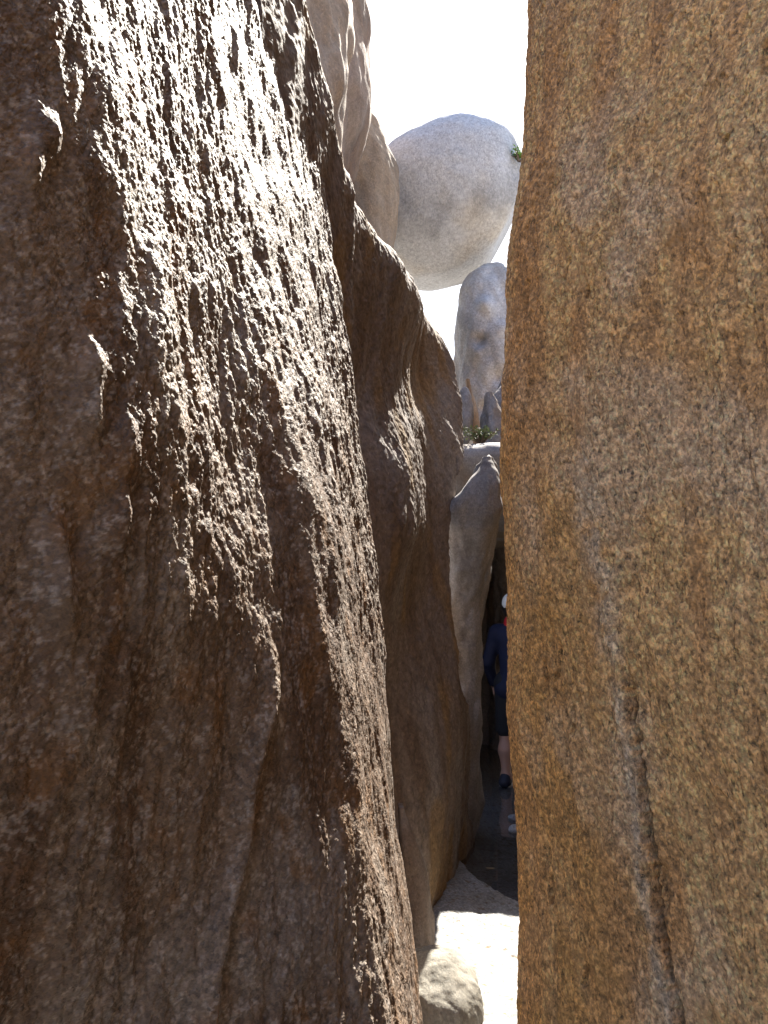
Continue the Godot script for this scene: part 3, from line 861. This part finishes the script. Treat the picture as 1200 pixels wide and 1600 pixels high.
func shrub(called: String, at: Vector3, size: Vector3, stems: int, leaves: int, leaf: float, green: Color, sd: int) -> Node3D:
	var root := Node3D.new()
	root.name = called
	add_child(root, true)
	root.position = at
	var rng := RandomNumberGenerator.new()
	rng.seed = sd
	var wood := SurfaceTool.new()
	wood.begin(Mesh.PRIMITIVE_TRIANGLES)
	var crown := SurfaceTool.new()
	crown.begin(Mesh.PRIMITIVE_TRIANGLES)
	for s in stems:
		var tip := Vector3(rng.randf_range(-1, 1) * size.x, rng.randf_range(0.55, 1.0) * size.y, rng.randf_range(-1, 1) * size.z)
		var foot := Vector3(tip.x * 0.15, 0, tip.z * 0.15)
		var mid := foot.lerp(tip, 0.5) + Vector3(0, size.y * 0.12, 0)
		tube(wood, foot, mid, leaf * 0.16, leaf * 0.11)
		tube(wood, mid, tip, leaf * 0.11, leaf * 0.05)
		for k in leaves:
			var f := rng.randf_range(0.25, 1.0)
			var p := foot.lerp(mid, f * 2.0) if f < 0.5 else mid.lerp(tip, f * 2.0 - 1.0)
			var dir := Vector3(rng.randf_range(-1, 1), rng.randf_range(-0.4, 1), rng.randf_range(-1, 1)).normalized()
			var side := dir.cross(Vector3(rng.randf_range(-1, 1), rng.randf_range(-1, 1), rng.randf_range(-1, 1))).normalized()
			var t := rng.randf_range(0.6, 1.3)
			crown.set_color(Color(green.r * t, green.g * t, green.b * t))
			leaf_quad(crown, p + dir * leaf * 0.2, dir, side, leaf * rng.randf_range(0.7, 1.2), leaf * 0.42)
	wood.generate_normals()
	crown.generate_normals()
	put("stem", wood.commit(), mat(Color(0.13, 0.09, 0.06)), root)
	var m := mat(Color.WHITE, 0.6)
	m.vertex_color_use_as_albedo = true
	m.backlight_enabled = true
	m.backlight = Color(0.5, 0.5, 0.4)
	put("crown", crown.commit(), m, root)
	return root

func _ready() -> void:
	# camera
	var cam := Camera3D.new()
	cam.name = "camera"
	cam.fov = 67.2
	cam.near = 0.05
	cam.far = 1000.0
	add_child(cam)
	cam.position = Vector3(0, 1.55, 0)
	cam.rotation_degrees = Vector3(6.9, 0, 0)
	cam.current = true
	# sky
	var sky_mat := ProceduralSkyMaterial.new()
	sky_mat.sky_top_color = Color(0.42, 0.58, 0.84)
	sky_mat.sky_horizon_color = Color(0.82, 0.89, 0.95)
	sky_mat.sky_curve = 0.25
	sky_mat.ground_bottom_color = Color(0.42, 0.38, 0.33)
	sky_mat.ground_horizon_color = Color(0.62, 0.60, 0.56)
	sky_mat.sun_angle_max = 65.0
	sky_mat.sun_curve = 0.6
	sky_mat.sky_energy_multiplier = 1.0
	var sky := Sky.new()
	sky.sky_material = sky_mat
	var env := Environment.new()
	env.background_mode = Environment.BG_SKY
	env.sky = sky
	env.background_energy_multiplier = 0.50
	env.tonemap_mode = Environment.TONE_MAPPER_LINEAR
	env.tonemap_exposure = 4.9
	env.sdfgi_enabled = true
	env.ssao_enabled = true
	env.ssil_enabled = true
	var world := WorldEnvironment.new()
	world.environment = env
	add_child(world)
	# sun: high, ahead and a little to the right
	var sun := DirectionalLight3D.new()
	sun.name = "sun"
	sun.light_energy = 1.6
	sun.light_angular_distance = 0.5
	sun.light_color = Color(1.0, 0.975, 0.93)
	sun.shadow_enabled = true
	add_child(sun)
	sun.look_at_from_position(Vector3.ZERO, -Vector3(0.206, 0.766, -0.609), Vector3(0, 0, -1))

	var tex := crystal_images(1024, 3, 0.6)
	var strong := crystal_images(1024, 5, 1.1)
	var flecked := crystal_images(1024, 8, 1.45, true)
	fleck_mat = granite(0.85, Vector3(0.85, 0.62, 0.85), 2.2, flecked)
	rock_mat = granite(0.9, Vector3(1.0, 0.8, 1.0), 0.9, tex)
	slab_mat = granite(0.85, Vector3(0.8, 0.6, 0.8), 0.8, tex)
	sheen_mat = granite(0.70, Vector3(0.9, 0.75, 0.9), 1.5, strong)
	floor_mat = granite(0.9, Vector3(0.9, 0.9, 0.9), 0.8, tex)
	far_mat = granite(0.9, Vector3(0.42, 0.36, 0.42), 0.7, tex)

	# setting
	build_ground().set_meta("kind", "structure")
	var wm := mat(Color(0.05, 0.042, 0.035), 0.03)
	wm.transparency = BaseMaterial3D.TRANSPARENCY_ALPHA
	wm.albedo_color.a = 0.55
	var sheet := PlaneMesh.new()
	sheet.size = Vector2(2.4, 5.2)
	var water := put("water", sheet, wm)
	water.position = Vector3(1.3, -0.022, -6.7)
	water.set_meta("kind", "structure")

	# the walls of the slot
	var ts := span(-2.6, -2.25, 20)
	ts.append_array(span(-2.25, -1.2, 310))
	ts.append_array(span(-1.2, 0.0, 190))
	ts.append(0.0)
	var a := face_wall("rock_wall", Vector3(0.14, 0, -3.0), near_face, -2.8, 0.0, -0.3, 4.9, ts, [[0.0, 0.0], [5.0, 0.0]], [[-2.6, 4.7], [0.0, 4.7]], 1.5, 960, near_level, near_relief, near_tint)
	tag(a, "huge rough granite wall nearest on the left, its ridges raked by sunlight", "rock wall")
	var tb := span(-1.7, -1.25, 20)
	tb.append_array(span(-1.25, 1.32, 250))
	tb.append(1.32)
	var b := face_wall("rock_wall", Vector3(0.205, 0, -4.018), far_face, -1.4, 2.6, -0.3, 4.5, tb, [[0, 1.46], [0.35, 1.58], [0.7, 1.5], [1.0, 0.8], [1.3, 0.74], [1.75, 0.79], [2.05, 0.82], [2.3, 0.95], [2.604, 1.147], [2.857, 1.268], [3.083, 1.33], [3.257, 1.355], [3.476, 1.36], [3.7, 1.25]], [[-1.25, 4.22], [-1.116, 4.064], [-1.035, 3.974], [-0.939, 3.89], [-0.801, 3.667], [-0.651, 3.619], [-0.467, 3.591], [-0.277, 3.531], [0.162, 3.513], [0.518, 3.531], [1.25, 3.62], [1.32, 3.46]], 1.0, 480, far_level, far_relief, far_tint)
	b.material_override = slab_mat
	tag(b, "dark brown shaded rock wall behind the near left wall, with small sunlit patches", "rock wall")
	tag(build_right_rock(), "tan granite wall filling the right side, with a grey vein and cracks", "rock wall")

	# rocks further in
	var e := loft("rock_slab", [[-0.1, 0.511, -5.55, 0.115, 0.193], [0.232, 0.528, -5.45, 0.135, 0.223], [1.313, 0.522, -5.35, 0.136, 0.224], [1.746, 0.556, -5.22, 0.149, 0.24], [1.955, 0.573, -5.12, 0.16, 0.24], [2.136, 0.594, -5.02, 0.178, 0.24], [2.197, 0.611, -5.0, 0.167, 0.24], [2.279, 0.641, -4.98, 0.132, 0.218], [2.381, 0.668, -4.96, 0.092, 0.158], [2.464, 0.678, -4.95, 0.052, 0.098], [2.507, 0.685, -4.95, 0.021, 0.052]], 150, 300, {"pal": "slate", "seed": 3, "size": 1.3, "amp": 0.05, "wave": 0.30, "fine": 0.018, "e": 2.6, "yaw": -8.0, "dents": [[0.57, 1.85, -4.85, 0.10, -0.05]]})
	tag(e, "grey pointed slab at the foot of the dark wall, beside the dark passage", "rock")
	var c0 := loft("cliff_rock", [[-0.1, -1.6, -7.6, 0.9, 0.9], [4.0, -1.5, -7.5, 0.95, 0.9], [6.2, -1.42, -7.4, 0.92, 0.85], [7.5, -1.30, -7.4, 0.93, 0.85], [8.6, -1.35, -7.5, 0.8, 0.8], [9.6, -1.6, -7.7, 0.4, 0.4]], 120, 200, {"pal": "tan", "far": true, "seed": 11, "size": 2.6, "amp": 0.12, "fine": 0.06})
	tag(c0, "tan sunlit rock high on the left, just beyond the near wall", "rock")
	var c1 := loft("cliff_rock", [[-0.1, -1.9, -10.0, 1.1, 1.2], [6.0, -1.8, -9.9, 1.1, 1.2], [7.0, -1.60, -9.7, 1.0, 1.1], [7.3, -1.45, -9.6, 1.0, 1.1], [7.9, -1.20, -9.5, 1.02, 1.1], [8.6, -1.20, -9.5, 1.01, 1.1], [9.3, -1.25, -9.5, 1.02, 1.1], [10.5, -1.4, -9.6, 1.0, 1.0], [11.6, -1.6, -9.7, 0.5, 0.5]], 120, 210, {"pal": "umber", "far": true, "seed": 12, "size": 2.6, "amp": 0.07, "fine": 0.045})
	tag(c1, "tall brown overhanging rock at upper left against the sky", "rock")
	var c2 := loft("cliff_rock", [[-0.1, -0.95, -11.3, 1.0, 1.1], [5.0, -0.9, -11.3, 1.0, 1.1], [7.0, -0.90, -11.2, 1.02, 1.1], [7.5, -0.83, -11.2, 1.05, 1.1], [8.0, -0.86, -11.2, 1.05, 1.1], [8.45, -0.92, -11.2, 0.98, 1.05], [8.8, -0.98, -11.2, 0.88, 0.95], [9.3, -1.2, -11.2, 0.75, 0.8], [9.7, -1.4, -11.2, 0.4, 0.4]], 120, 210, {"pal": "tan", "far": true, "seed": 13, "size": 2.6, "amp": 0.07, "fine": 0.05})
	tag(c2, "rounded tan rock shoulder beneath the overhang, touching the round boulder", "rock")
	var bo := boulder("boulder", Vector3(1.06, 8.38, -12.6), Vector3(1.42, 1.16, 1.25), 320, 220, {"far": true, "turn": Vector3(0, 0, 16), "e": 2.3, "pal": "grey", "seed": 21, "amp": 0.04, "wave": 1.0, "fine": 0.005, "lean": Vector2(0.03, 0.30), "size": 3.4, "cuts": [Plane(Vector3(0.72, -0.69, 0).normalized(), 1.20)]})
	tag(bo, "big round grey boulder wedged high across the gap under the sky", "boulder")
	var d := loft("rock_pillar", [[-0.1, 1.95, -12.4, 0.75, 0.7], [3.8, 1.95, -12.3, 0.62, 0.7], [4.6, 1.88, -12.3, 0.62, 0.65], [5.4, 1.80, -12.3, 0.60, 0.6], [6.2, 1.74, -12.3, 0.57, 0.55], [6.7, 1.74, -12.3, 0.50, 0.48], [7.0, 1.76, -12.3, 0.36, 0.36], [7.15, 1.78, -12.3, 0.18, 0.18]], 150, 320, {"pal": "ash", "far": true, "seed": 31, "size": 2.6, "amp": 0.10, "wave": 0.7, "fine": 0.02, "dents": [[1.50, 5.7, -11.75, 0.16, -0.16], [1.80, 5.1, -11.65, 0.22, -0.14], [1.62, 6.3, -11.8, 0.2, 0.10], [1.55, 4.6, -11.7, 0.12, -0.12], [1.9, 5.9, -11.7, 0.2, 0.08]]})
	tag(d, "upright pale grey rock pillar holding up the round boulder", "rock")

	var fl := loft("bounce_light_flake", [[3.97, 1.459, -11.62, 0.075, 0.08], [4.198, 1.433, -11.62, 0.07, 0.08], [4.568, 1.37, -11.62, 0.065, 0.08], [5.036, 1.303, -11.67, 0.03, 0.08]], 40, 100, {"pal": "tan", "seed": 32, "amp": 0.03, "wave": 0.25, "fine": 0.012, "e": 3.5})  # added piece: its tan stands for warm bounced light on the pillar edge
	tag(fl, "thin tan flake added at the foot of the grey pillar for its facet in warm bounced light", "rock")
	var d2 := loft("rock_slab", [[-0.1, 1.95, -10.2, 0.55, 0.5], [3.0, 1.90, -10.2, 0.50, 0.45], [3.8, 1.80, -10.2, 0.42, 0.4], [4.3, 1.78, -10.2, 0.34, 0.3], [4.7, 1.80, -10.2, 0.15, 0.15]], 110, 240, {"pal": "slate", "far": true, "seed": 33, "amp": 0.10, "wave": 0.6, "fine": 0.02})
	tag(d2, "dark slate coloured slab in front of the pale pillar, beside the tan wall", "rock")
	var g := boulder("rock_block", Vector3(2.7, 4.0, -14.5), Vector3(0.9, 4.2, 0.9), 80, 120, {"e": 3.0, "pal": "gold", "far": true, "seed": 34, "amp": 0.1})
	tag(g, "rock glimpsed under the boulder behind the pillar, warm bounced light put into its golden colour", "rock")
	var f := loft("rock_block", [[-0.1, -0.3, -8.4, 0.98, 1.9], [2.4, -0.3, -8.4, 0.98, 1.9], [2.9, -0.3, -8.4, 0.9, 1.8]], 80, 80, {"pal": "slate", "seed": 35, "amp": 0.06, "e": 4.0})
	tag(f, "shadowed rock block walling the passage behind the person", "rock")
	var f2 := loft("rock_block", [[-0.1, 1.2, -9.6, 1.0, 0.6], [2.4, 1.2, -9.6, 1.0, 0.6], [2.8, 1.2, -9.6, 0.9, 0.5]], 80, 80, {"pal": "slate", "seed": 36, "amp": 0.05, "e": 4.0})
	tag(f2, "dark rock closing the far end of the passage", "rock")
	var h1 := boulder("boulder", Vector3(0.96, 3.77, -8.90), Vector3(0.085, 0.34, 0.2), 90, 70, {"far": true, "e": 2.6, "pal": "slate", "seed": 61, "amp": 0.05, "wave": 0.4})
	tag(h1, "narrow blue grey boulder between the dark wall and the added tan flake", "boulder")
	var h2 := loft("rock_slab", [[-0.1, 1.62, -8.9, 0.40, 0.35], [2.6, 1.52, -8.9, 0.34, 0.35], [3.3, 1.40, -8.9, 0.22, 0.3], [3.7, 1.33, -8.9, 0.16, 0.22], [4.05, 1.27, -8.9, 0.05, 0.08]], 80, 160, {"far": true, "pal": "slate", "seed": 62, "amp": 0.10, "wave": 0.45, "fine": 0.03, "e": 3.0})
	tag(h2, "cracked dark slab leaning behind the shrub on the jammed boulder", "rock")
	var roof := boulder("chockstone", Vector3(1.15, 2.60, -8.25), Vector3(1.05, 0.42, 1.75), 160, 90, {"e": 3.4, "pal": "slate", "seed": 37, "amp": 0.05, "lean": Vector2(0.0, 0.8)})  # hidden body stretched back as an added roof, keeping light out of the passage
	tag(roof, "blue grey boulder jammed over the passage, a green shrub on top", "boulder")
	var fr := boulder("boulder", Vector3(0.195, 0.0, -3.20), Vector3(0.185, 0.20, 0.26), 220, 140, {"e": 2.2, "pal": "sand", "seed": 41, "amp": 0.02, "wave": 0.2, "fine": 0.004, "size": 0.5})
	tag(fr, "small rounded sandy boulder in full sun on the slot floor", "boulder")
	var sl := loft("rock_sliver", [[-0.1, 0.155, -3.75, 0.075, 0.14], [0.25, 0.14, -3.75, 0.07, 0.13], [0.45, 0.11, -3.75, 0.045, 0.10], [0.62, 0.08, -3.75, 0.015, 0.04]], 60, 120, {"pal": "dark", "seed": 42, "amp": 0.02, "wave": 0.2, "fine": 0.006, "size": 0.5})
	tag(sl, "thin rock sliver at the foot of the dark left wall", "rock")
	var s1 := boulder("stone", Vector3(0.955, -0.012, -5.62), Vector3(0.085, 0.030, 0.06), 40, 24, {"e": 2.4, "pal": "grey", "seed": 51, "amp": 0.02, "wave": 0.08, "size": 0.3})
	tag(s1, "pale flat stone in the dark water beside the tan wall", "stone")
	var s2 := boulder("stone", Vector3(0.99, -0.015, -5.95), Vector3(0.07, 0.022, 0.05), 40, 24, {"e": 2.4, "pal": "slate", "seed": 52, "amp": 0.02, "wave": 0.08, "size": 0.3})
	tag(s2, "small dark stone in the water, farther in than the pale one", "stone")

	build_person(Vector3(1.165, -0.036, -6.98), deg_to_rad(-28.0))

	var lf := SurfaceTool.new()
	lf.begin(Mesh.PRIMITIVE_TRIANGLES)
	leaf_quad(lf, Vector3.ZERO, Vector3(1, 0, 0.1).normalized(), Vector3(0, 0, 1), 0.06, 0.025)
	leaf_quad(lf, Vector3(0.0, 0.004, 0.0), Vector3(1, 0, 0.1).normalized(), Vector3(0, 0.1, 1).normalized(), 0.058, 0.023)
	lf.generate_normals()
	var leaf := put("fallen_leaf", lf.commit(), mat(Color(0.32, 0.25, 0.16)))
	leaf.position = Vector3(0.61, -0.0185, -4.86)
	tag(leaf, "fallen leaf floating on the dark water", "leaf")

	var sh := shrub("shrub", Vector3(0.86, 2.98, -6.72), Vector3(0.17, 0.14, 0.12), 26, 20, 0.032, Color(0.075, 0.095, 0.040), 5)
	tag(sh, "low green shrub on the jammed boulder in the gap", "shrub")
	var sp := shrub("sapling", Vector3(2.16, 8.59, -11.55), Vector3(0.16, 0.20, 0.14), 10, 12, 0.06, Color(0.10, 0.19, 0.03), 9)
	tag(sp, "bright green leafy sprig poking out beside the round boulder", "sapling")
